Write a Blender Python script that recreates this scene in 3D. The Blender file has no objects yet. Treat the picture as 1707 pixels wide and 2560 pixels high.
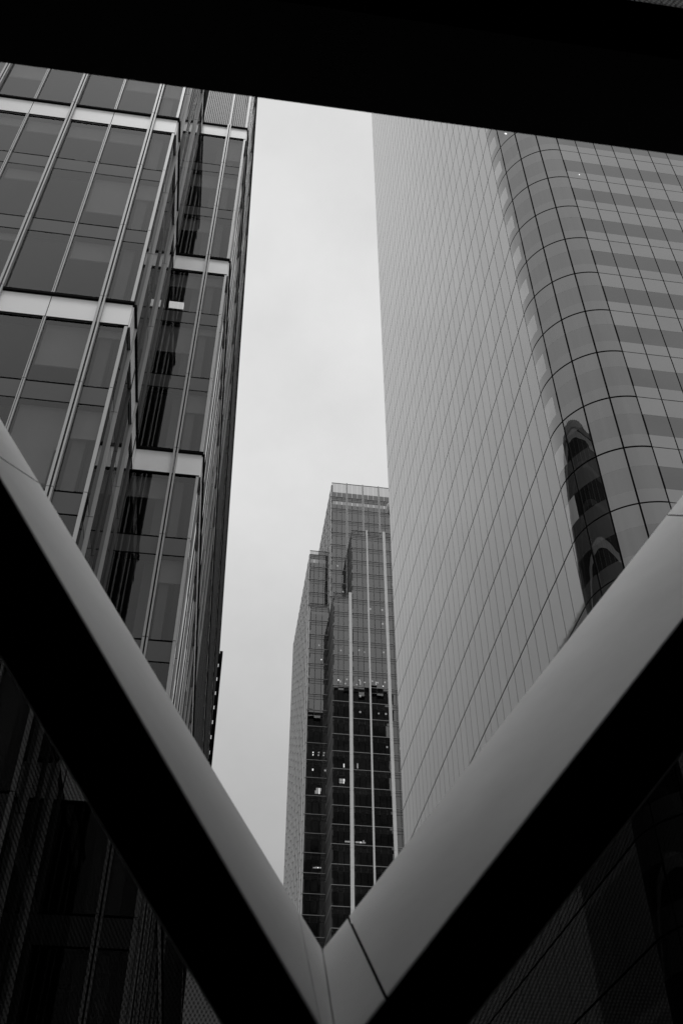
import bpy, bmesh, math, random
from mathutils import Vector, Matrix
random.seed(7)
R = math.radians
S = bpy.context.scene
ZC = 8.0                                   # eye height above the ground
PITCH, YAW = R(43.17), R(8.0)
# ------------------------------------------------------------------ camera
cam_d = bpy.data.cameras.new('camera')
cam = bpy.data.objects.new('camera', cam_d)
S.collection.objects.link(cam)
cam.location = (0, 0, ZC)
cam.rotation_euler = (R(90) + PITCH, 0, -YAW)
cam_d.sensor_fit = 'VERTICAL'
cam_d.sensor_height = 36
cam_d.lens = 35.156
cam_d.clip_start = 0.05
cam_d.clip_end = 6000
cam_d.dof.use_dof = True
cam_d.dof.focus_distance = 90
cam_d.dof.aperture_fstop = 5.0
S.camera = cam
# ------------------------------------------------------------------ sky and sun
SUN_EL, SUN_AZ = R(74), R(188)             # azimuth from north (+Y), clockwise: behind the cloud, high in the south
W = bpy.data.worlds.new('World')
S.world = W
W.use_nodes = True
nt = W.node_tree
nt.nodes.clear()


def N(t, typ, **kw):
    n = t.nodes.new(typ)
    for k, v in kw.items():
        setattr(n, k, v)
    return n


def setin(n, **kw):
    for k, v in kw.items():
        n.inputs[k.replace('_', ' ')].default_value = v


sky = N(nt, 'ShaderNodeTexSky', sky_type='NISHITA', sun_disc=False)
sky.sun_elevation = SUN_EL
sky.sun_rotation = SUN_AZ
sky.dust_density = 4
sky.air_density = 1.5
bw = N(nt, 'ShaderNodeRGBToBW')
nt.links.new(sky.outputs[0], bw.inputs[0])
geo = N(nt, 'ShaderNodeNewGeometry')
sep = N(nt, 'ShaderNodeSeparateXYZ')
tc = N(nt, 'ShaderNodeTexCoord')
nt.links.new(tc.outputs['Generated'], sep.inputs[0])
ramp = N(nt, 'ShaderNodeValToRGB')           # the cloud deck: brighter overhead than low down
e = ramp.color_ramp.elements
e[0].position = 0.0
e[0].color = (0.26, 0.26, 0.26, 1)
e[1].position = 1.0
e[1].color = (0.76, 0.76, 0.76, 1)
for p_, v_ in ((0.25, 0.30), (0.40, 0.42), (0.55, 0.60), (0.68, 0.77), (0.80, 0.80), (0.92, 0.77)):
    x = e.new(p_)
    x.color = (v_, v_, v_, 1)
nt.links.new(sep.outputs['Z'], ramp.inputs[0])
noi = N(nt, 'ShaderNodeTexNoise')
setin(noi, Scale=3.2, Detail=7.0, Roughness=0.6)
nt.links.new(tc.outputs['Generated'], noi.inputs['Vector'])
mr = N(nt, 'ShaderNodeMapRange')
setin(mr, From_Min=0.3, From_Max=0.7, To_Min=9.0, To_Max=11.0)
nt.links.new(noi.outputs[0], mr.inputs[0])
mul = N(nt, 'ShaderNodeMath', operation='MULTIPLY')
nt.links.new(ramp.outputs[0], mul.inputs[0])
nt.links.new(mr.outputs[0], mul.inputs[1])
mix = N(nt, 'ShaderNodeMix')
mix.inputs[0].default_value = 0.88
nt.links.new(bw.outputs[0], mix.inputs[2])
nt.links.new(mul.outputs[0], mix.inputs[3])
bg = N(nt, 'ShaderNodeBackground')
bg.inputs[1].default_value = 0.1
nt.links.new(mix.outputs[0], bg.inputs[0])
wo = N(nt, 'ShaderNodeOutputWorld')
nt.links.new(bg.outputs[0], wo.inputs[0])
sun_d = bpy.data.lights.new('sun', 'SUN')
sun_d.energy = 0.9
sun_d.angle = R(14)
sun_d.color = (1, 1, 1)                      # a black and white photograph
sun = bpy.data.objects.new('sun', sun_d)
S.collection.objects.link(sun)
sd = Vector((math.sin(SUN_AZ) * math.cos(SUN_EL), math.cos(SUN_AZ) * math.cos(SUN_EL), math.sin(SUN_EL)))
sun.rotation_euler = sd.to_track_quat('Z', 'Y').to_euler()
sun.location = (0, 0, 300)
S.view_settings.view_transform = 'Standard'
S.view_settings.look = 'None'
S.view_settings.exposure = 0
S.view_settings.gamma = 1
S.render.engine = 'CYCLES'
S.cycles.max_bounces = 10
S.cycles.transparent_max_bounces = 16
S.cycles.glossy_bounces = 5
S.cycles.sample_clamp_indirect = 4
S.cycles.caustics_reflective = False
S.cycles.caustics_refractive = False

# ------------------------------------------------------------------ materials
M = {}


def mat(name):
    m = bpy.data.materials.new(name)
    m.use_nodes = True
    m.node_tree.nodes.clear()
    M[name] = m
    return m, m.node_tree


def paint(name, v, rough=0.5, var=0.06, scale=1.0, spec=0.4, metal=0.0, bump=0.0):
    m, t = mat(name)
    o = N(t, 'ShaderNodeOutputMaterial')
    p = N(t, 'ShaderNodeBsdfPrincipled')
    c = N(t, 'ShaderNodeTexCoord')
    n = N(t, 'ShaderNodeTexNoise')
    setin(n, Scale=scale, Detail=6.0, Roughness=0.6)
    t.links.new(c.outputs['Object'], n.inputs['Vector'])
    r = N(t, 'ShaderNodeValToRGB')
    a, b = v * (1 - var), v * (1 + var)
    r.color_ramp.elements[0].position = 0.3
    r.color_ramp.elements[1].position = 0.7
    r.color_ramp.elements[0].color = (a, a, a, 1)
    r.color_ramp.elements[1].color = (b, b, b, 1)
    t.links.new(n.outputs[0], r.inputs[0])
    t.links.new(r.outputs[0], p.inputs['Base Color'])
    setin(p, Roughness=rough, Metallic=metal)
    p.inputs['Specular IOR Level'].default_value = spec
    if bump:
        bp = N(t, 'ShaderNodeBump')
        setin(bp, Strength=bump, Distance=0.01)
        t.links.new(n.outputs[0], bp.inputs['Height'])
        t.links.new(bp.outputs[0], p.inputs['Normal'])
    t.links.new(p.outputs[0], o.inputs[0])
    return m


def glazing(name, ior, base, trans=0.0, tint=0.6, rough=0.0, var=0.15, wobble=0.0, vscale=0.35, pane=0.08, wscale=0.5):
    """coated glass: a mirror layer by Fresnel over a dull body that may let light through"""
    m, t = mat(name)
    o = N(t, 'ShaderNodeOutputMaterial')
    f = N(t, 'ShaderNodeFresnel')
    f.inputs[0].default_value = ior
    g = N(t, 'ShaderNodeBsdfGlossy')
    g.inputs['Roughness'].default_value = rough
    g.inputs['Color'].default_value = (0.95, 0.95, 0.95, 1)
    d = N(t, 'ShaderNodeBsdfDiffuse')
    c = N(t, 'ShaderNodeTexCoord')
    n = N(t, 'ShaderNodeTexNoise')
    setin(n, Scale=vscale, Detail=3.0)
    t.links.new(c.outputs['Object'], n.inputs['Vector'])
    r = N(t, 'ShaderNodeValToRGB')
    a, b = base * (1 - var), base * (1 + var)
    r.color_ramp.elements[0].position = 0.3
    r.color_ramp.elements[1].position = 0.7
    r.color_ramp.elements[0].color = (a, a, a, 1)
    r.color_ramp.elements[1].color = (b, b, b, 1)
    t.links.new(n.outputs[0], r.inputs[0])
    ge0 = N(t, 'ShaderNodeNewGeometry')
    oi = N(t, 'ShaderNodeObjectInfo')
    ad = N(t, 'ShaderNodeMath', operation='ADD')
    t.links.new(ge0.outputs['Random Per Island'], ad.inputs[0])
    t.links.new(oi.outputs['Random'], ad.inputs[1])
    fr = N(t, 'ShaderNodeMath', operation='FRACT')
    t.links.new(ad.outputs[0], fr.inputs[0])
    ma = N(t, 'ShaderNodeMapRange')
    setin(ma, To_Min=1 - pane, To_Max=1 + pane)
    t.links.new(fr.outputs[0], ma.inputs[0])
    vm = N(t, 'ShaderNodeVectorMath', operation='SCALE')
    t.links.new(r.outputs[0], vm.inputs[0])
    t.links.new(ma.outputs[0], vm.inputs['Scale'])
    t.links.new(vm.outputs[0], d.inputs[0])
    body = d
    if trans:
        tr = N(t, 'ShaderNodeBsdfTransparent')
        tr.inputs[0].default_value = (tint, tint, tint, 1)
        mx = N(t, 'ShaderNodeMixShader')
        mx.inputs[0].default_value = trans
        t.links.new(d.outputs[0], mx.inputs[1])
        t.links.new(tr.outputs[0], mx.inputs[2])
        body = mx
    if wobble:
        n2 = N(t, 'ShaderNodeTexNoise')
        setin(n2, Scale=wscale, Detail=1.0)
        t.links.new(c.outputs['Object'], n2.inputs['Vector'])
        bp = N(t, 'ShaderNodeBump')
        setin(bp, Strength=wobble, Distance=0.05)
        t.links.new(n2.outputs[0], bp.inputs['Height'])
        t.links.new(bp.outputs[0], g.inputs['Normal'])
    ms = N(t, 'ShaderNodeMixShader')
    ge = N(t, 'ShaderNodeNewGeometry')
    inv = N(t, 'ShaderNodeMath', operation='SUBTRACT')
    inv.inputs[0].default_value = 1
    t.links.new(ge.outputs['Backfacing'], inv.inputs[1])
    fm = N(t, 'ShaderNodeMath', operation='MULTIPLY')
    t.links.new(f.outputs[0], fm.inputs[0])
    t.links.new(inv.outputs[0], fm.inputs[1])
    t.links.new(fm.outputs[0], ms.inputs[0])
    t.links.new(body.outputs[0], ms.inputs[1])
    t.links.new(g.outputs[0], ms.inputs[2])
    t.links.new(ms.outputs[0], o.inputs[0])
    return m


def glow(name, v):
    m, t = mat(name)
    o = N(t, 'ShaderNodeOutputMaterial')
    em = N(t, 'ShaderNodeEmission')
    em.inputs[0].default_value = (1, 1, 1, 1)
    em.inputs[1].default_value = v
    t.links.new(em.outputs[0], o.inputs[0])
    return m


def frit(name, tint, pitch, radius):
    """dark tinted glass printed with a hexagonal field of black ceramic dots"""
    m, t = mat(name)
    o = N(t, 'ShaderNodeOutputMaterial')
    c = N(t, 'ShaderNodeTexCoord')
    s = N(t, 'ShaderNodeSeparateXYZ')
    t.links.new(c.outputs['Object'], s.inputs[0])

    def mth(op, a, b=None):
        k = N(t, 'ShaderNodeMath', operation=op)
        for i, v in enumerate((a, b)):
            if v is None:
                continue
            if isinstance(v, (int, float)):
                k.inputs[i].default_value = v
            else:
                t.links.new(v, k.inputs[i])
        return k.outputs[0]

    def lattice(ox, oz):
        dx = mth('SUBTRACT', mth('FRACT', mth('ADD', mth('DIVIDE', s.outputs[0], pitch), ox)), 0.5)
        dz = mth('SUBTRACT', mth('FRACT', mth('ADD', mth('DIVIDE', s.outputs[2], pitch * 1.732), oz)), 0.5)
        dz = mth('MULTIPLY', dz, 1.732)
        return mth('SQRT', mth('ADD', mth('MULTIPLY', dx, dx), mth('MULTIPLY', dz, dz)))
    dist = mth('MINIMUM', lattice(0.0, 0.0), lattice(0.5, 0.5))
    isdot = mth('LESS_THAN', dist, radius)
    tr = N(t, 'ShaderNodeBsdfTransparent')
    tr.inputs[0].default_value = (tint, tint, tint, 1)
    d = N(t, 'ShaderNodeBsdfDiffuse')
    d.inputs[0].default_value = (0.01, 0.01, 0.01, 1)
    tr2 = N(t, 'ShaderNodeBsdfTransparent')
    tr2.inputs[0].default_value = (tint * 0.35, tint * 0.35, tint * 0.35, 1)
    mx0 = N(t, 'ShaderNodeMixShader')
    mx0.inputs[0].default_value = 0.72
    t.links.new(d.outputs[0], mx0.inputs[1])
    t.links.new(tr2.outputs[0], mx0.inputs[2])
    mx = N(t, 'ShaderNodeMixShader')
    t.links.new(isdot, mx.inputs[0])
    t.links.new(tr.outputs[0], mx.inputs[1])
    t.links.new(mx0.outputs[0], mx.inputs[2])
    t.links.new(mx.outputs[0], o.inputs[0])
    return m


paint('cladding_white', 0.86, rough=0.5, var=0.06, scale=2.5, spec=0.25)
paint('dark_steel_shade', 0.008, rough=0.8, spec=0.03)  # dark metal; also paints the shade on brace inner faces and beam
paint('interior_dark', 0.012, rough=0.9, spec=0.05)
paint('black_gasket', 0.004, rough=0.9, spec=0.05)
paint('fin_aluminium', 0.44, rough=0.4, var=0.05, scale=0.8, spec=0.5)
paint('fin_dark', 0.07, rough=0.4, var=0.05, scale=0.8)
paint('band_white', 0.88, rough=0.45, var=0.03, scale=0.5)
paint('louvre_grey', 0.22, rough=0.5, var=0.06)
paint('ceiling_white', 0.3, rough=0.9, spec=0.1)
paint('interior_grey', 0.10, rough=0.9, spec=0.1)
paint('blind_fabric', 0.85, rough=0.9, spec=0.1, var=0.04)
paint('column_plaster', 0.5, rough=0.9, spec=0.1, var=0.05)
paint('roof_grey', 0.2, rough=0.8, spec=0.1)
paint('paving', 0.32, rough=0.85, var=0.2, scale=0.4, spec=0.2)
paint('tower_column', 0.75, rough=0.45, var=0.05, scale=0.3)
paint('tower_fin', 0.65, rough=0.45, var=0.08, scale=0.3)
paint('tower_frame', 0.03, rough=0.5)
paint('tower_rail', 0.3, rough=0.4, spec=0.5)
paint('tower_core', 0.03, rough=0.9, spec=0.05, var=0.3, scale=0.4)
paint('dish_white', 0.6, rough=0.5)
glazing('office_glass', 1.64, 0.015, trans=0.97, tint=0.62, wobble=0.03)
glazing('spandrel_glass', 1.55, 0.07, var=0.08, wobble=0.03)
glazing('side_glass', 1.25, 0.012, var=0.2)
glazing('grey_panel', 1.95, 0.40, pane=0.08, var=0.04, rough=0.03, wobble=0.02)
glazing('south_panel', 1.9, 0.25, pane=0.07, var=0.04, rough=0.03, wobble=0.03)
glazing('corner_panel', 2.3, 0.07, var=0.05, rough=0.01, wobble=0.16, wscale=0.45)
glazing('corner_window', 2.35, 0.012, var=0.08, rough=0.0, wobble=0.2, wscale=0.55)
glazing('streak_window', 2.2, 0.52, pane=0.15, var=0.15, rough=0.0, wobble=0.3)
glazing('strip_window', 1.8, 0.075, var=0.15, rough=0.0, wobble=0.04)
glazing('north_panel', 1.5, 0.05, var=0.9, rough=0.05, vscale=0.12, pane=0.3)
glazing('tower_glass', 2.5, 0.012, trans=0.95, tint=0.45, wobble=0.03, var=0.3)
glazing('tower_spandrel', 2.4, 0.008, wobble=0.03)
glow('lamp_glow', 1.5)
glow('lamp_soft', 1.3)
glow('lamp_faint', 0.28)
frit('frit_glass', 0.36, 0.0115, 0.30)
frit('solar_glass', 0.5, 0.03, 0.3)
glazing('parapet_glass', 1.4, 0.1, trans=0.95, tint=0.8)

# ------------------------------------------------------------------ builders


class MB:
    """collects solids in camera-height coordinates, links them as ONE mesh object"""

    def __init__(self):
        self.v, self.f = [], []

    def hexa(self, p):
        b = len(self.v)
        self.v += [tuple(q) for q in p]
        for q in ((0, 3, 2, 1), (4, 5, 6, 7), (0, 1, 5, 4), (1, 2, 6, 5), (2, 3, 7, 6), (3, 0, 4, 7)):
            self.f.append(tuple(b + i for i in q))
        return self

    def box(self, x0, x1, y0, y1, z0, z1):
        return self.hexa([(x0, y0, z0), (x1, y0, z0), (x1, y1, z0), (x0, y1, z0),
                          (x0, y0, z1), (x1, y0, z1), (x1, y1, z1), (x0, y1, z1)])

    def prism(self, poly, z0, z1):
        b, n = len(self.v), len(poly)
        self.v += [(x, y, z0) for x, y in poly] + [(x, y, z1) for x, y in poly]
        self.f.append(tuple(b + i for i in reversed(range(n))))
        self.f.append(tuple(b + n + i for i in range(n)))
        for i in range(n):
            j = (i + 1) % n
            self.f.append((b + i, b + j, b + n + j, b + n + i))
        return self

    def build(self, name, material, parent=None):
        me = bpy.data.meshes.new(name)
        off = Vector(parent.location) if parent is not None else Vector((0, 0, 0))
        if parent is not None and parent.parent is not None:
            off = off + Vector(parent.parent.location)
        me.from_pydata([(x - off.x, y - off.y, z + ZC - off.z) for x, y, z in self.v], [], self.f)
        bm = bmesh.new()
        bm.from_mesh(me)
        bmesh.ops.recalc_face_normals(bm, faces=bm.faces)
        bm.to_mesh(me)
        bm.free()
        me.materials.append(M[material])
        o = bpy.data.objects.new(name, me)
        S.collection.objects.link(o)
        if parent is not None:
            o.parent = parent
        return o


def thing(name, label, cat, loc, group=None):
    o = bpy.data.objects.new(name, None)
    S.collection.objects.link(o)
    o.location = loc
    o['label'] = label
    o['category'] = cat
    if group:
        o['group'] = group
    return o


class Face:
    """a wall plane: u runs along it, d is the distance out from it"""

    def __init__(self, ox, oy, ux, uy, nx, ny):
        self.o, self.u, self.n = Vector((ox, oy)), Vector((ux, uy)), Vector((nx, ny))

    def pt(self, u, d, z):
        q = self.o + self.u * u + self.n * d
        return (q.x, q.y, z)

    def box(self, u0, u1, d0, d1, z0, z1):
        return [self.pt(u0, d0, z0), self.pt(u1, d0, z0), self.pt(u1, d1, z0), self.pt(u0, d1, z0),
                self.pt(u0, d0, z1), self.pt(u1, d0, z1), self.pt(u1, d1, z1), self.pt(u0, d1, z1)]

    def pane(self, u0, u1, z0, z1, d=0.0, th=0.03, tilt=0.0):
        a, b = random.gauss(0, tilt) * (u1 - u0), random.gauss(0, tilt) * (z1 - z0)
        p = []
        for z, t in ((z0, -b), (z1, b)):
            p += [self.pt(u0, d - th, z), self.pt(u1, d - th, z), self.pt(u1, d + a + t, z), self.pt(u0, d - a + t, z)]
        return p


CP, SP, CY, SY = math.cos(PITCH), math.sin(PITCH), math.cos(YAW), math.sin(YAW)


def proj(p):
    x, y, z = p
    r, h = x * CY - y * SY, x * SY + y * CY
    d, u = h * CP + z * SP, -h * SP + z * CP
    if d < 0.5:
        return None
    return 853.5 + 2500 * r / d, 1280 - 2500 * u / d


def shown(p8):
    """rough size of a solid in the picture, 0 outside it"""
    q = [proj(p) for p in p8]
    if any(k is None for k in q):
        return 0
    cx, cy = sum(k[0] for k in q) / len(q), sum(k[1] for k in q) / len(q)
    if not (-40 < cx < 1747 and 160 + 0.129 * cx - 60 < cy < 2600):
        return 0
    if cx < 853 and cy > 1100 + 1.62 * cx or cx > 853 and cy > 2440 - 1.25 * (cx - 800):
        return 0.01
    xs, ys = [k[0] for k in q], [k[1] for k in q]
    a = 0
    for i, j in ((2, 3),):
        w = math.dist(q[3], q[2])
        h = math.dist(q[3], q[7])
        a = w * h * abs(math.sin(math.atan2(q[2][1] - q[3][1], q[2][0] - q[3][0]) - math.atan2(q[7][1] - q[3][1], q[7][0] - q[3][0])))
    return a


def emit(parent, name, solids, material, most=100):
    """each solid a part of its own; past the limit the smallest in view share one"""
    order = sorted(range(len(solids)), key=lambda i: -shown(solids[i]))
    own = [i for i in order[:most] if shown(solids[i]) > 0.5]
    rest = [i for i in order if i not in set(own)]
    made = {}
    for i in own:
        made[i] = MB().hexa(solids[i]).build(name, material, parent)
    if rest:
        mb = MB()
        for i in rest:
            mb.hexa(solids[i])
        o = mb.build(name, material, parent)
        if len(rest) > 1:
            o['kind'] = 'stuff'
    return made


# ------------------------------------------------------------------ ground
g = MB().box(-3000, 3000, -3000, 3000, -8.5, -8.0).build('ground', 'paving')
g['kind'] = 'structure'

# ------------------------------------------------------------------ office block on the left
YL1, YL2, XC1, XC2 = 18.3, 24.22, -3.71, -1.434
FH, Z0 = 3.985, 25.1
lb = thing('office_building', 'dark glass office block on the left with white bands and stepped corners', 'office building', (-12, 50, 0))
LFRONT = Face(0, YL1, 1, 0, 0, -1)
LBACK = Face(0, YL2, 1, 0, 0, -1)
LSIDE = Face(XC1, 0, 0, 1, 1, 0)
AZ = R(0.68)
LEAST = Face(XC2, YL2, math.sin(AZ), math.cos(AZ), math.cos(AZ), -math.sin(AZ))
EAST_LEN, ROOF_L, ROOF_F = 64.2, 62.0, 49.0
windows, spandrels, bands, gaskets, blinds = [], [], [], MB(), []
fins = []
lowest = -2


def floors(top):
    k = -8
    while Z0 + FH * k <= top + 0.1:
        yield k, Z0 + FH * k
        k += 1


def lb_wall(F, posts, top, blindy, side=False, deep=0.1):
    """posts: list of (u, kind) from one end to the other; kinds pair / thin / corner"""
    for k, zt in floors(top):
        band = k % 3 == 0
        zs = zt - (1.18 if band else 0.74)
        zb = zt - FH
        for (ua, ka), (ub, kb) in zip(posts[:-1], posts[1:]):
            a, b = min(ua, ub) + 0.012, max(ua, ub) - 0.012
            w = F.pane(a, b, zb + 0.03, zs - 0.03, 0.0, 0.025, 0.0008)
            windows.append(w)
            if blindy and random.random() < 0.8:
                drop = 0.01 + random.choice((0.0, 0.12, 0.2, 0.28, 0.3, 0.34, 0.5, 0.66)) * (zs - zb)
                blinds.append((len(windows) - 1, F.box(a + 0.06, b - 0.06, -0.2, -0.19, zs - drop, zs - 0.02),
                               F.box(a + 0.06, b - 0.06, -0.21, -0.175, zs - drop - 0.04, zs - drop)))
            if band:
                bands.append(F.box(a, b, -0.03, 0.03, zs + 0.035, zt - 0.15))
            else:
                spandrels.append(F.pane(a, b, zs + 0.02, zt - 0.03, 0.0, 0.025, 0.0006))
        lo, hi = min(posts[0][0], posts[-1][0]), max(posts[0][0], posts[-1][0])
        gaskets.hexa(F.box(lo, hi, -0.30, -0.035, zs - 0.05, zt + 0.05))      # slab edge, dark behind the joints
        if band:
            gaskets.hexa(F.box(lo, hi + (0.035 if not side else 0), -0.04, 0.10, zt - 0.13, zt - 0.03))
            gaskets.hexa(F.box(lo, hi, 0.03, 0.05, zs - 0.03, zs + 0.03))
    ztop = top
    for u, kind in posts:
        if kind == 'none':
            continue
        mb = MB()
        for k, zt in floors(top):
            a, b = zt - FH + 0.012, zt - 0.012
            if kind == 'thin':
                if k % 3 == 0:
                    b = zt - 1.2
                mb.hexa(F.box(u - 0.04, u - 0.012, 0.0, 0.07, a, b))
                mb.hexa(F.box(u + 0.008, u + 0.045, 0.0, 0.07, a, b))
            elif kind == 'pair':
                mb.hexa(F.box(u - 0.10, u - 0.03, 0.0, 0.15, a, b))
                mb.hexa(F.box(u + 0.02, u + 0.07, 0.0, 0.15, a, b))
            elif kind == 'corner':
                if k % 3 == 0:
                    b = zt - 1.2
                mb.hexa(F.box(u - 0.10, u - 0.005, 0.0, 0.05, a, b))
            elif kind == 'fin':
                mb.hexa(F.box(u - 0.06, u + 0.0, 0.0, deep * 0.55, a, b))
            elif kind == 'deep':
                mb.hexa(F.box(u - 0.09, u - 0.02, 0.0, deep, a, b))
                mb.hexa(F.box(u + 0.03, u + 0.09, 0.0, deep * 0.8, a, b))
        fins.append((mb, 'fin_dark' if side and kind == 'fin' or side and deep < 0.06 and u > 16 else 'fin_aluminium'))  # far east fins too: dimness of that end put into their colour
        if kind in ('pair', 'deep'):
            gaskets.hexa(F.box(u - 0.035, u + 0.02, 0.0, 0.02, Z0 - 8 * FH, top))
        elif kind == 'thin':
            gaskets.hexa(F.box(u - 0.015, u + 0.005, 0.0, 0.02, Z0 - 8 * FH, top))


front_posts = [(XC1, 'corner')]
u = -4.60
for i in range(12):
    front_posts.append((u, 'pair' if i % 2 == 0 else 'thin'))
    u -= 1.49
back_posts = [(XC2, 'corner'), (-2.313, 'pair'), (XC1 - 0.05, 'none')]
side_posts = [(YL1 + 0.02, 'none'), (19.22, 'deep'), (20.71, 'fin'), (22.2, 'deep'), (23.6, 'fin'), (YL2 - 0.05, 'none')]
east_posts = [(0.02, 'none')]
v, i = 0.92, 0
while v < EAST_LEN:
    east_posts.append((v, 'deep' if i % 2 == 0 else 'fin'))
    v += 1.49
    i += 1
east_posts.append((EAST_LEN, 'none'))
lb_wall(LFRONT, front_posts, Z0 + 6 * FH, True)
lb_wall(LBACK, back_posts, Z0 + 6 * FH, True)
nfront = len(windows)
lb_wall(LSIDE, side_posts, Z0 + 6 * FH, False, True)
nside = len(windows)
lb_wall(LEAST, east_posts, Z0 + 9 * FH, False, True, 0.045)
made = emit(lb, 'window', windows[:nfront], 'office_glass')
for wi, cloth, bar in blinds:
    if wi in made:
        b_ = MB().hexa(cloth).hexa(bar).build('blind', 'blind_fabric', made[wi])
emit(lb, 'side_window', windows[nfront:], 'side_glass', 60)
emit(lb, 'spandrel_panel', spandrels, 'spandrel_glass', 90)
emit(lb, 'band_panel', bands, 'band_white', 60)
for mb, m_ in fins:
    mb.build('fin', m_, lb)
gaskets.build('slab_edge', 'black_gasket', lb)
# plant-room louvres over the top band of the rear bay
mb = MB()
zt = Z0 + 6 * FH
for j in range(24):
    xx = XC1 + 0.05 + j * 0.094
    mb.box(xx, xx + 0.055, YL2 + 0.02, YL2 + 0.14, zt + 0.05, ROOF_L)
mb.box(XC1, XC2 - 0.02, YL2 + 0.15, YL2 + 0.2, zt + 0.05, ROOF_L)
mb.build('louvre_screen', 'louvre_grey', lb)
mb = MB()
mb.box(-2.36, -2.28, YL2 - 0.12, YL2 + 0.01, zt + 0.02, ROOF_L)
mb.box(XC2 - 0.1, XC2 - 0.005, YL2 - 0.06, YL2 + 0.01, zt + 0.02, ROOF_L)
mb.build('fin', 'fin_aluminium', lb)
# inside: ceilings, back wall, columns
mb = MB()
for k, z in floors(Z0 + 6 * FH):
    zs = z - (1.18 if k % 3 == 0 else 0.74)
    mb.box(-22, XC1 - 0.1, YL1 + 0.4, YL1 + 7.5, zs + 0.02, zs + 0.2)
    mb.box(XC1 + 0.2, XC2 - 0.35, YL2 + 0.4, YL2 + 7.0, zs + 0.02, zs + 0.2)
mb.build('ceiling', 'ceiling_white', lb)
mb = MB()
mb.box(-22, XC1 - 0.35, YL1 + 7.5, YL1 + 7.7, -8, 49)
mb.box(XC1 - 0.3, XC1 - 0.1, YL1 + 0.3, YL1 + 7.5, -8, 49)
mb.box(XC1 + 0.0, XC2 - 0.3, YL2 + 3.0, YL2 + 3.2, -8, 49)
mb.box(XC2 - 0.3, XC2 - 0.12, YL2 + 0.3, YL2 + 60, -8, 61)
mb.build('inner_wall', 'interior_grey', lb)
for cx0, cx1, cy in ((-4.46, -4.12, YL1 + 0.28), (-2.20, -1.92, YL2 + 0.28), (-2.78, -2.44, YL2 + 0.5)):
    MB().box(cx0, cx1, cy, cy + 0.3, -8, 49).build('column', 'column_plaster', lb)
# roof slabs and parapets
mb = MB()
mb.box(-22, XC1 - 0.05, YL1 + 0.05, 90, 49.1, 49.3)
mb.box(-22, XC2 - 0.4, YL2 + 0.4, 88, ROOF_L - 0.3, ROOF_L - 0.1)
mb.box(-22.2, -22.02, YL1 + 0.03, 88, -8, 49)
mb.box(-22, -1.0, 88.2, 88.4, -8, ROOF_L)
mb.build('roof', 'roof_grey', lb)
mb = MB()
v, i = 0.92, 0
while v < EAST_LEN:
    h = 0.14 if i % 3 == 0 else 0.05
    mb.hexa(LEAST.box(v - 0.1, v + 0.09, -0.05, 0.05, Z0 + 9 * FH, Z0 + 9 * FH + 1.2 + h))
    v += 1.49
    i += 1
mb.hexa(LEAST.box(0.1, EAST_LEN, -0.25, -0.06, Z0 + 9 * FH, Z0 + 9 * FH + 1.25))
mb.build('parapet', 'fin_aluminium', lb)
mb = MB()
mb.hexa(LEAST.box(EAST_LEN - 0.5, EAST_LEN + 0.1, 0.12, 0.42, 46.5, 61.5))
for k in range(9):
    mb.hexa(LEAST.box(EAST_LEN - 0.3, EAST_LEN, 0.0, 0.12, 46.6 + k * 1.7, 47.7 + k * 1.7))
mb.build('flue', 'dark_steel_shade', lb)
MB().box(-3.60, -3.02, YL2 + 0.32, YL2 + 0.5, 33.88, 34.1).build('ceiling_lamp', 'lamp_soft', lb)
for x0, x1, z0, z1 in ((-7.05, -6.62, 33.72, 34.0), (-5.75, -5.3, 33.72, 33.92), (-6.35, -5.9, 37.6, 37.8)):
    MB().box(x0, x1, YL1 + 0.5, YL1 + 0.9, z0, z1).build('ceiling_lamp', 'lamp_faint', lb)
MB().box(-5.86, -4.83, YL1 + 0.12, YL1 + 0.16, 17.45, 18.75).build('pale_panel', 'blind_fabric', lb)  # plain pale rectangle set just inside the glass

# ------------------------------------------------------------------ rounded tower on the right
XR, YR, RC, PW = 17.17, 33.0, 3.75, 1.43
JZ, RF, NP = 34.04, 4.0, 32
ROOF_R = JZ + RF * 40 + 2.0
rb = thing('glass_tower', 'pale gridded glass tower on the right with a rounded corner', 'office building', (40, 60, 0))
RWEST = Face(XR, YR + RC, 0, 1, -1, 0)
RSOUTH = Face(XR + RC, YR, 1, 0, 0, -1)
kmin, kmax = -11, 40
west, south_w, south_s, corner_w, corner_s = [], [], [], [], []
for k in range(kmin, kmax):
    z = JZ + RF * k
    for j in range(NP):
        west.append(RWEST.pane(j * PW + 0.034, (j + 1) * PW - 0.034, z + 0.06, z + RF - 0.06, 0, 0.03, 0.0002))
    for j in range(26):
        a, b = j * PW + 0.034, (j + 1) * PW - 0.034
        if z + 2 > 120 and j > 14:
            pass
        south_s.append(RSOUTH.pane(a, b, z + 0.03, z + 0.93, 0, 0.03, 0.0004))
        south_w.append(RSOUTH.pane(a, b, z + 0.93, z + 2.56, -0.004, 0.03, 0.0008))
        south_s.append(RSOUTH.pane(a, b, z + 2.56, z + RF - 0.03, 0, 0.03, 0.0004))
CX, CYY = XR + RC, YR + RC


def arc(t0, t1, z0, z1, r0, r1, n=10):
    """curved pane between two angles (0 = facing south, 90 = facing west)"""
    pts = []
    for i in range(n + 1):
        t = R(t0 + (t1 - t0) * i / n)
        pts.append((CX - r1 * math.sin(t), CYY - r1 * math.cos(t)))
    for i in range(n, -1, -1):
        t = R(t0 + (t1 - t0) * i / n)
        pts.append((CX - r0 * math.sin(t), CYY - r0 * math.cos(t)))
    return pts, z0, z1


emit(rb, 'glass_pane', west, 'grey_panel')
emit(rb, 'window', south_w, 'strip_window')
emit(rb, 'spandrel_panel', south_s, 'south_panel')


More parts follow.
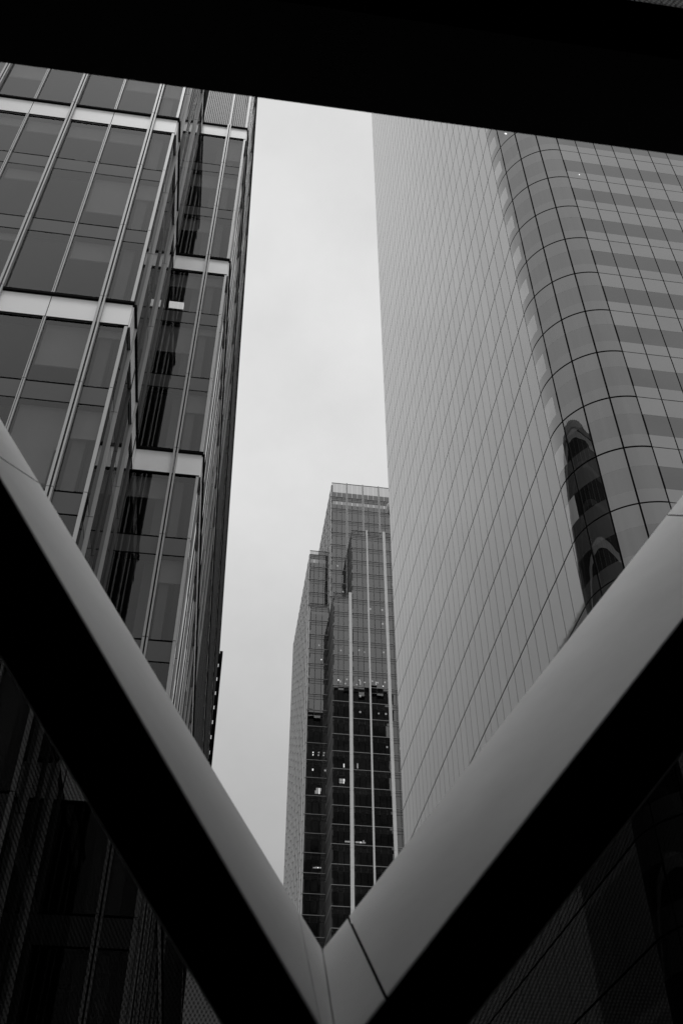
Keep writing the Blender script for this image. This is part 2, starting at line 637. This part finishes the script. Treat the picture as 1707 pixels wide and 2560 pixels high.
def smooth_arc(mb, name, material):
    o = mb.build(name, material, rb)
    for p in o.data.polygons:
        p.use_smooth = abs(p.normal.z) < 0.5
    try:
        o.data.set_sharp_from_angle(angle=R(35))
    except Exception:
        pass
    return o


for k in range(kmin, kmax):
    z = JZ + RF * k
    own = 0 <= k < 12
    for j in range(4):
        t0, t1 = j * 22.5 + 0.7, (j + 1) * 22.5 - 0.7
        for nm, m_, a, b in (('spandrel_panel', 'corner_panel', 0.06, 0.93), ('curved_pane', 'corner_window', 0.93, 2.56),
                             ('spandrel_panel', 'corner_panel', 2.56, RF - 0.06)):
            mb = MB()
            if own and nm == 'curved_pane' and j == 3:       # bright reflection streak painted as pale glass in the last curved bay
                smooth_arc(MB().prism(*arc(t0, 73.0, z + a, z + b, RC - 0.03, RC)), nm, m_)
                smooth_arc(MB().prism(*arc(73.0, t1, z + a, z + b, RC - 0.03, RC)), nm, 'streak_window')
            elif own:
                smooth_arc(mb.prism(*arc(t0, t1, z + a, z + b, RC - 0.03, RC + (0.0 if nm == 'curved_pane' else 0.002))), nm, m_)
hi_s, hi_w = MB(), MB()
for k in [q for q in range(kmin, kmax) if not 0 <= q < 12]:
    z = JZ + RF * k
    for j in range(4):
        t0, t1 = j * 22.5 + 0.7, (j + 1) * 22.5 - 0.7
        hi_s.prism(*arc(t0, t1, z + 0.04, z + 0.93, RC - 0.03, RC + 0.002))
        hi_w.prism(*arc(t0, t1, z + 0.93, z + 2.56, RC - 0.03, RC))
        hi_s.prism(*arc(t0, t1, z + 2.56, z + RF - 0.04, RC - 0.03, RC + 0.002))
smooth_arc(hi_s, 'spandrel_panel', 'corner_panel')['kind'] = 'stuff'
smooth_arc(hi_w, 'curved_pane', 'corner_window')['kind'] = 'stuff'
# dark structure behind the joints
poly = [(XR + 0.07, YR + RC + NP * PW - 0.1)]
poly += [(CX - (RC - 0.07) * math.sin(R(90 - i * 5)), CYY - (RC - 0.07) * math.cos(R(90 - i * 5))) for i in range(19)]
poly += [(XR + RC + 26 * PW, YR + 0.07), (XR + RC + 26 * PW, YR + RC + NP * PW - 0.1)]
MB().prism(poly, -8, ROOF_R - 0.5).build('core', 'black_gasket', rb)
for k in range(-1, 12):                                     # mullion bars standing in the corner joints beside the windows
    for j in range(0, 4):
        t = j * 22.5
        MB().prism(*arc(t - 0.7, t + 0.7, JZ + RF * k + 0.95, JZ + RF * k + 2.5, RC - 0.06, RC + 0.012, 2)).build('mullion', 'black_gasket', rb)
nz = MB()
for k in range(kmin, kmax):
    z = JZ + RF * k
    nz.box(XR + 0.02, XR + RC + 26 * PW, YR + RC + NP * PW - 0.06, YR + RC + NP * PW, z + 0.05, z + RF - 0.05)
nz.build('rear_wall', 'north_panel', rb)
mb = MB()
for k in range(11):
    mb.box(XR + 0.1 + k * 0.9, XR + 0.16 + k * 0.9, 82.2, 82.26, ROOF_R - 0.4, ROOF_R + 1.1)
mb.box(XR + 0.1, XR + 9.2, 82.2, 82.26, ROOF_R + 1.1, ROOF_R + 1.16)
mb.build('railing', 'dark_steel_shade', rb)
for px_u, px_w, s_ in ((0.514, 2.166, 0.075), (0.661, 2.019, 0.03)):
    yy = YR + (0.75 if px_u < 0.6 else 0) - 0.012
    MB().box(px_u * yy - s_, px_u * yy + s_, yy - 0.03, yy, px_w * yy - s_, px_w * yy + s_).build('bright_dot', 'lamp_glow', rb)  # bright dot in the glass, added as a small glowing box on it

# ------------------------------------------------------------------ stepped tower in the distance
tw = thing('office_tower', 'distant stepped office tower with pale columns between the two nearer blocks', 'office building', (40, 210, 0))
FT = 4.2
t_win, t_sp, t_frame, t_fin, t_col, t_rail, lamps = [], [], MB(), [], [], MB(), []
t_par, t_cap = [], MB()


def tw_front(y, x0, x1, top, fh, phase, bays, panes, roof):
    """a south wall: bays = x positions of bay lines; floor line at phase + n fh"""
    F = Face(0, y, 1, 0, 0, -1)
    k0 = math.floor((-8 - phase) / fh) + 1
    z = phase + fh * k0
    while z < top + 0.01:
        zb = z - fh
        for a, b in zip(bays[:-1], bays[1:]):
            w = (b - a) / panes
            for p in range(panes):
                l, r = a + p * w + 0.05, a + (p + 1) * w - 0.05
                t_win.append(F.pane(l, r, zb + 0.09, z - 1.37, 0, 0.04, 0.0025))
                t_sp.append(F.pane(l, r, z - 1.27, z - 0.67, 0, 0.04, 0.001))
                t_sp.append(F.pane(l, r, z - 0.57, z - 0.08, 0, 0.04, 0.001))
        t_frame.hexa(F.box(x0, x1, -0.3, -0.06, z - 1.4, z + 0.1))
        t_rail.hexa(F.box(x0, x1, 0.0, 0.12, z - 0.05, z + 0.06))
        z += fh
    for a, b in zip(bays[:-1], bays[1:]):
        w = (b - a) / panes
        for p in range(panes):
            t_par.append(F.pane(a + p * w + 0.03, a + (p + 1) * w - 0.03, (z - fh + 0.06) if roof < 190 else 194.0, roof - 0.05, 0, 0.04, 0.001))
            if roof > 190:
                t_sp.append(F.pane(a + p * w + 0.03, a + (p + 1) * w - 0.03, z - fh + 0.06, 193.95, 0, 0.04, 0.001))
    t_cap.hexa(F.box(x0, x1, -0.12, 0.05, roof - 0.05, roof + 0.06))


def tw_west(x, y0, y1, top, fh, phase, n):
    F = Face(x, y0, 0, 1, -1, 0)
    L = y1 - y0
    k0 = math.floor((-8 - phase) / fh) + 1
    z = phase + fh * k0
    t_frame.hexa(F.box(0, L, -0.3, 0.0, -8, top))
    while z < top + 0.01:
        t_rail.hexa(F.box(0.02, L, 0.0, 0.1, z - 0.06, z + 0.1))
        z += fh
    for i in range(n + 1):
        mb = MB()
        uu = 0.45 + (L - 0.9) * i / max(n, 1)
        z = phase + fh * k0
        while n > 0 and z < top + fh * 0.5:
            o_ = 0.05 * ((round((z - phase) / fh) % 2) * 2 - 1)
            mb.hexa(F.box(uu - 0.42 + o_, uu + 0.42 + o_, 0.0, 0.2, z - fh + 0.14, min(z - 0.14, top)))
            z += fh
        if n > 0:
            t_fin.append(mb)


TOPB = [24.94, 29.14, 33.63, 38.1, 42.5, 47, 51.5, 56]
M2B = [29.1, 33.1, 37.5, 41.9, 46.3, 50.7, 55.1, 59.5]
# (plane y, x0, x1, roof, floor height, phase)
tw_front(197, 24.94, 56, 192.3, 4.38, 196.5, TOPB, 3, 197.5)
tw_front(202.6, 19.94, 24.94, 175.4, 4.29, 170.95, [19.94, 22.4, 24.9], 2, 176.6)
tw_front(198, 19.94, 24.6, 154.2, 4.27, 128.5, [19.94, 24.5], 3, 155.1)
tw_front(189, 24.59, 28.6, 151.0, 4.15, 125.5, [24.6, 28.3], 3, 151.9)
tw_front(189, 29.1, 56, 172.3, 4.15, 125.5, M2B, 3, 172.9)
tw_west(24.94, 197, 226, 196.6, 4.38, 196.5, 8)
tw_west(19.94, 202.6, 244, 175.4, 4.29, 170.95, 11)
tw_west(19.93, 198, 202.5, 154.2, 4.27, 128.5, 1)
tw_west(24.58, 189, 198, 151.0, 4.15, 125.5, 0)
tw_west(29.08, 189, 197, 172.3, 4.15, 125.5, 0)
emit(tw, 'window', t_win, 'tower_glass')
emit(tw, 'spandrel_panel', t_sp, 'tower_spandrel', 60)
t_frame.build('slab_edge', 'tower_frame', tw)
t_rail.build('floor_rail', 'tower_rail', tw)
for mb in t_fin:
    mb.build('fin', 'tower_fin', tw)
for x0, x1, top, y in ((28.32, 29.04, 152.2, 188.7), (32.9, 33.28, 173.2, 188.75), (37.16, 37.86, 173.2, 188.7),
                       (41.7, 42.1, 173.2, 188.75), (45.9, 46.7, 173.2, 188.7)):
    mb = MB()
    z = -8
    while z < top:
        mb.box(x0, x1, y, 189.1, z + 0.02, min(z + 4.13, top))
        z += 4.15
    mb.build('column', 'tower_column', tw)
for xm in (29.14, 33.63, 38.1, 42.5):
    mb = MB()
    mb.box(xm - 0.2, xm - 0.08, 196.75, 197.0, 100, 197.6)
    mb.box(xm + 0.08, xm + 0.2, 196.75, 197.0, 100, 197.6)
    mb.build('mullion', 'tower_column', tw)
    MB().box(xm - 0.08, xm + 0.08, 196.9, 197.0, 100, 197.8).build('mullion', 'tower_frame', tw)
mb = MB()                                                    # dark inside, and the dark flanks of the steps
mb.box(25.3, 56, 200, 226, -8, 192.2)
mb.box(20.3, 25.2, 205.6, 243.9, -8, 175)
mb.box(20.3, 24.55, 200.5, 203, -8, 153.8)
mb.box(24.95, 56, 191.6, 199.9, -8, 150.5)
mb.box(29.4, 56, 191.5, 199.8, 150.6, 171.9)
mb.build('core', 'tower_core', tw)
emit(tw, 'parapet_panel', t_par, 'parapet_glass')
t_cap.build('coping', 'tower_frame', tw)
# lamps seen inside: (px, py, plane y, half width, half height)
A5 = [(642, 918, 197, .3, .3), (697, 1170, 197, .3, .35), (1183, 1075, 189, .25, .45), (962, 1323, 189, .3, .35), (1078, 1332, 189, .3, .35),
      (1083, 1472, 189, .28, .35), (461, 1697, 198, .22, .25), (482, 1837, 198, .22, .22), (675, 1747, 189, .22, .22), (852, 1733, 189, .25, .25),
      (906, 1763, 189, .22, .2), (1093, 1750, 189, .25, .3), (733, 2015, 189, .25, .3), (652, 2037, 189, .25, .3), (670, 2050, 189, .2, .4),
      (718, 2072, 189, .25, .25), (857, 2025, 189, .3, .25), (865, 2065, 189, .16, .75), (830, 2082, 189, .22, .22), (910, 2060, 189, .22, .18),
      (982, 2033, 189, .25, .25), (1017, 2070, 189, .16, .75), (1035, 2063, 189, .26, .28), (1105, 2040, 189, .25, .3), (1090, 2098, 189, .2, .2),
      (1228, 2052, 189, .22, .3)]
A6 = [(740, 245, .2, .2, 189), (895, 280, .15, .15, 189), (955, 262, .2, .2, 189), (965, 538, .18, .18, 189), (1078, 545, .18, .25, 189), (740, 118, .2, .22, 189),
      (345, 607, .16, .14, 198), (393, 608, .16, .14, 198), (437, 610, .16, .14, 198), (345, 627, .16, .14, 198), (390, 630, .16, .14, 198),
      (433, 632, .14, .14, 198), (343, 752, .2, .22, 198), (446, 758, .18, .2, 198), (605, 727, .14, .4, 189), (718, 732, .15, .55, 189),
      (590, 840, .6, .28, 189), (585, 860, .5, .16, 189), (392, 920, .55, .35, 198), (384, 943, .6, .35, 198),
      (718, 1363, .75, .14, 189), (760, 1365, .6, .12, 189), (769, 1372, .12, .3, 189), (632, 1362, .5, .14, 189), (360, 1576, .4, .09, 198), (388, 1575, .65, .1, 198)]
for x_, y_, pl, hw, hh in [(680 + a / 3.92, 1180 + b / 3.92, c, w_, h_) for a, b, c, w_, h_ in [(q0, q1, q2, q3 * 0.6, q4 * 0.6) for q0, q1, q2, q3, q4 in A5]] + \
        [(680 + a / 3.36, 1700 + b / 3.36, c, w_, h_) for a, b, w_, h_, c in A6]:
    rx, ry = (x_ - 853.5) / 2500, -(y_ - 1280) / 2500
    h_, z_ = CP - ry * SP, SP + ry * CP
    X, Y = rx * CY + h_ * SY, -rx * SY + h_ * CY
    yy = pl + 0.7
    cx_, cz_ = X / Y * yy, z_ / Y * yy
    fh_, ph_ = {197: (4.38, 196.5), 198: (4.27, 128.5), 189: (4.15, 125.5)}[pl]
    dn = (ph_ - cz_) % fh_                  # hung in the clear part of its storey
    cz_ += dn - min(max(dn, 1.7 + hh), 3.3 - hh)
    MB().box(cx_ - hw, cx_ + hw, yy, yy + 0.12, cz_ - hh, cz_ + hh).build('ceiling_lamp', 'lamp_glow', tw)

# round dome mounted behind the far corner of the pale tower
rx, ry = (981.5 - 853.5) / 2500, -(1269 - 1280) / 2500
h_, z_ = CP - ry * SP, SP + ry * CP
X, Y = rx * CY + h_ * SY, -rx * SY + h_ * CY
DY = 85.0
c = Vector((X / Y * DY, DY, z_ / Y * DY))
d = thing('antenna_dome', 'round pale dome bulging past the far edge of the gridded glass tower', 'dome', (c.x, c.y, 0))
bm = bmesh.new()
bmesh.ops.create_uvsphere(bm, u_segments=32, v_segments=20, radius=0.79)
for f_ in bm.faces:
    f_.smooth = True
bmesh.ops.translate(bm, verts=bm.verts, vec=Vector((0, 0, c.z + ZC)))
me = bpy.data.meshes.new('shell')
bm.to_mesh(me)
bm.free()
me.materials.append(M['dish_white'])
o = bpy.data.objects.new('shell', me)
S.collection.objects.link(o)
o.parent = d
mb = MB()
mb.prism([(c.x + 0.6 * math.cos(q * math.pi / 8), c.y + 0.6 * math.sin(q * math.pi / 8)) for q in range(16)], c.z - 0.86, c.z - 0.6)
mb.box(c.x - 0.1, c.x + 0.1, YR + RC + NP * PW, c.y, c.z - 0.8, c.z - 0.65)
mb.build('bracket', 'fin_dark', d)

# ------------------------------------------------------------------ the covered footbridge we stand in
fb = thing('footbridge', 'black silhouetted footbridge frame with pale V braces seen from inside', 'footbridge', (0, 0, 0))
D1, D2 = 2.5, 3.12
B1, B2 = 1.72, 2.17                         # the beam stands nearer than the braces
XB = 11.0
VF = Vector((0.1216 * D2, D2, 0.3577 * D2))
VN = Vector((0.1379 * D1, D1, 0.263 * D1))


def brace_solid(nu, fu, nl, fl, ua, ub, bevel=0.0, n=28):
    """prism whose four long edges are lines z = b + a x at given depth"""
    bm = bmesh.new()
    rows = []
    for q in range(n + 1):
        u_ = ua + (ub - ua) * q / n
        rows.append([bm.verts.new((u_ * D, D, (b + a * u_) * D)) for (a, b, D) in (nu, fu, fl, nl)])
    long_edges = []
    for r0, r1 in zip(rows[:-1], rows[1:]):
        for i in range(4):
            j = (i + 1) % 4
            f_ = bm.faces.new((r0[i], r0[j], r1[j], r1[i]))
            f_.smooth = True
            f_.material_index = 1 if i in (2, 3) else 0  # lower and inner faces: bridge shade painted on as near-black
            long_edges.append((r0[i], r1[i]))
    bm.faces.new(rows[0])
    bm.faces.new(list(reversed(rows[-1])))
    bmesh.ops.recalc_face_normals(bm, faces=bm.faces)
    if bevel:
        es = [bm.edges.get(p_) for p_ in long_edges]
        bmesh.ops.bevel(bm, geom=es, offset=bevel, segments=3, profile=0.5, affect='EDGES')
        for f_ in bm.faces:
            f_.smooth = True
    return bm


def cut(bm, co, no):
    """keep the side the normal points away from"""
    gm = bm.verts[:] + bm.edges[:] + bm.faces[:]
    bmesh.ops.bisect_plane(bm, geom=gm, plane_co=co, plane_no=no, clear_outer=True)
    ed = [e_ for e_ in bm.edges if e_.is_boundary]
    if ed:
        bmesh.ops.holes_fill(bm, edges=ed)
    bmesh.ops.recalc_face_normals(bm, faces=bm.faces)


def finish(bm, name, material, parent, smooth=False):
    for v_ in bm.verts:
        v_.co.z += ZC
    me = bpy.data.meshes.new(name)
    bm.to_mesh(me)
    bm.free()
    if smooth:
        me.set_sharp_from_angle(angle=R(6))
    me.materials.append(M[material])
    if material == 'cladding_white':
        me.materials.append(M['dark_steel_shade'])
    o = bpy.data.objects.new(name, me)
    S.collection.objects.link(o)
    o.parent = parent
    return o


def ray(px, py):
    rx, ry = (px - 853.5) / 2500, -(py - 1280) / 2500
    h_, z_ = CP - ry * SP, SP + ry * CP
    return Vector((rx * CY + h_ * SY, -rx * SY + h_ * CY, z_))


def reveal_hit(px, py, nu, fu):
    """where a sight line meets the bevelled upper side of a brace"""
    P0 = Vector((0, nu[2], nu[1] * nu[2]))
    P1 = Vector((nu[2], nu[2], (nu[1] + nu[0]) * nu[2]))
    P2 = Vector((0, fu[2], fu[1] * fu[2]))
    n = (P1 - P0).cross(P2 - P0).normalized()
    r_ = ray(px, py)
    return r_ * (P0.dot(n) / r_.dot(n)), n


L_nu, L_fu, L_nl, L_fl = (-1.504, 0.4704, D1), (-1.511, 0.5414, D2), (-1.336, 0.3229, D1), (-1.40, 0.43, D2)
R_nu, R_fu, R_nl, R_fl = (1.188, 0.0993, D1), (1.289, 0.2010, D2), (1.081, 0.0096, D1), (1.15, 0.10, D2)
mitre = (VF - VN).cross(Vector((0.06, 0, 1))).normalized()
if mitre.x < 0:
    mitre = -mitre
GAP = 0.004
for tag_, (nu, fu, nl, fl), (ua, ub), sgn, seams in (
        ('l', (L_nu, L_fu, L_nl, L_fl), (-1.25, 0.45), 1, (((105, 1214), (0, 1143)), ((750, 2300), (787, 2485)))),
        ('r', (R_nu, R_fu, R_nl, R_fl), (-0.25, 1.9), -1, (((1621, 1351), (1707, 1336)), ((876, 2291), (963, 2491))))):
    br = bpy.data.objects.new('brace', None)
    S.collection.objects.link(br)
    br.parent = fb
    planes = []
    for s0, s1 in seams:
        p0, n_ = reveal_hit(*s0, nu, fu)
        p1, n_ = reveal_hit(*s1, nu, fu)
        pn = (p1 - p0).cross(n_).normalized()
        if pn.x * sgn < 0:
            pn = -pn                       # points towards the foot of the V
        planes.append((p0, pn))
    mit = (VN + Vector((-sgn * 0.002, 0, 0)), mitre * sgn)
    for seg in range(3):
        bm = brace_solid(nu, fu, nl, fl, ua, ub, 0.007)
        cut(bm, *mit)
        if seg > 0:
            cut(bm, planes[seg - 1][0] + planes[seg - 1][1] * GAP, -planes[seg - 1][1])
        if seg < 2:
            cut(bm, planes[seg][0] - planes[seg][1] * GAP, planes[seg][1])
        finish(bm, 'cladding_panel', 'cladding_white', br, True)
    for p0, pn in planes:                     # dark backing a little way down in each open joint
        core = brace_solid(*[(a_, b_ + db, D_) for (a_, b_, D_), db in zip((nu, fu, nl, fl), (-0.012, -0.012, 0.012, 0.012))], ua, ub)
        for v_ in core.verts:
            v_.co.y += 0.012 if v_.co.y < 2.8 else -0.012
        cut(core, p0 + pn * 0.03, pn)
        cut(core, p0 - pn * 0.03, -pn)
        cut(core, VN + Vector((-sgn * 0.02, 0, 0)), mitre * sgn)
        finish(core, 'joint', 'black_gasket', br)

p0, n_ = reveal_hit(1234, 2095, R_nu, R_fu)
if n_.z < 0:
    n_ = -n_
bm = bmesh.new()
bmesh.ops.create_cone(bm, cap_ends=True, segments=16, radius1=0.011, radius2=0.009, depth=0.012)
mtx = Matrix.Translation(p0) @ n_.to_track_quat('Z', 'Y').to_matrix().to_4x4()
bmesh.ops.transform(bm, matrix=mtx, verts=bm.verts)
finish(bm, 'bolt', 'fin_dark', [o for o in S.objects if o.name.startswith('brace')][-1])
WB, WT = 2.178, 2.93
tp = ray(1600, 4)
WT = tp.z / tp.y
mb = MB().box(-XB, XB, B1, B2, WB * B2, WT * B1)
mb.build('top_beam', 'dark_steel_shade', fb)  # shade of the underside painted in as near-black
mb = MB()                                                   # unseen shell (deck, rear, ends, roof), closed and near-black to keep light out
mb.box(-XB, XB, -3.2, D2 + 0.2, -1.9, -1.6)
mb.build('deck', 'interior_dark', fb)
mb = MB().box(-XB, XB, -3.5, -3.2, -1.9, 6.8)
mb.build('rear_wall', 'interior_dark', fb)  # unseen, made solid so no light enters from behind
for sx in (-1, 1):
    MB().box(sx * XB if sx > 0 else -XB - 0.3, sx * XB + 0.3 if sx > 0 else -XB, -3.2, B2, -1.9, 6.8).build('end_blocker', 'interior_dark', fb)  # unseen, added to shut light out at the ends
MB().box(-XB, XB, -3.5, 1.9, 6.8, 7.1).build('roof', 'interior_dark', fb)
YG = 2.81


def poly_glass(pts, name):
    bm = bmesh.new()
    a = [bm.verts.new((x, YG, z)) for x, z in pts]
    b = [bm.verts.new((x, YG + 0.012, z)) for x, z in pts]
    n = len(pts)
    bm.faces.new(a)
    bm.faces.new(list(reversed(b)))
    for i in range(n):
        j = (i + 1) % n
        bm.faces.new((a[i], b[i], b[j], a[j]))
    bmesh.ops.recalc_face_normals(bm, faces=bm.faces)
    return finish(bm, name, 'frit_glass', fb)


def wl(u_):
    return 0.39 - 1.42 * u_


def wr(u_):
    return 0.055 + 1.135 * u_


node_u = (0.39 - 0.055) / (1.135 + 1.42)
poly_glass([(-XB / 1.0, -1.6), (node_u * YG - 0.004, -1.6), (node_u * YG - 0.004, wl(node_u) * YG), (-1.2 * YG, wl(-1.2) * YG), (-XB, wl(-1.2) * YG)], 'glass_panel')
poly_glass([(node_u * YG + 0.004, -1.6), (XB, -1.6), (XB, wr(1.85) * YG), (1.85 * YG, wr(1.85) * YG), (node_u * YG + 0.004, wr(node_u) * YG)], 'glass_panel')
# clerestory strip over the beam
bm = bmesh.new()
bmesh.ops.create_cube(bm, size=1)
for v_ in bm.verts:
    v_.co = (v_.co.x * 2 * XB, B1 + 0.15 + v_.co.y * 0.012, WT * B1 + (v_.co.z + 0.5) * (6.8 - WT * B1))
finish(bm, 'clerestory_glass', 'solar_glass', fb)
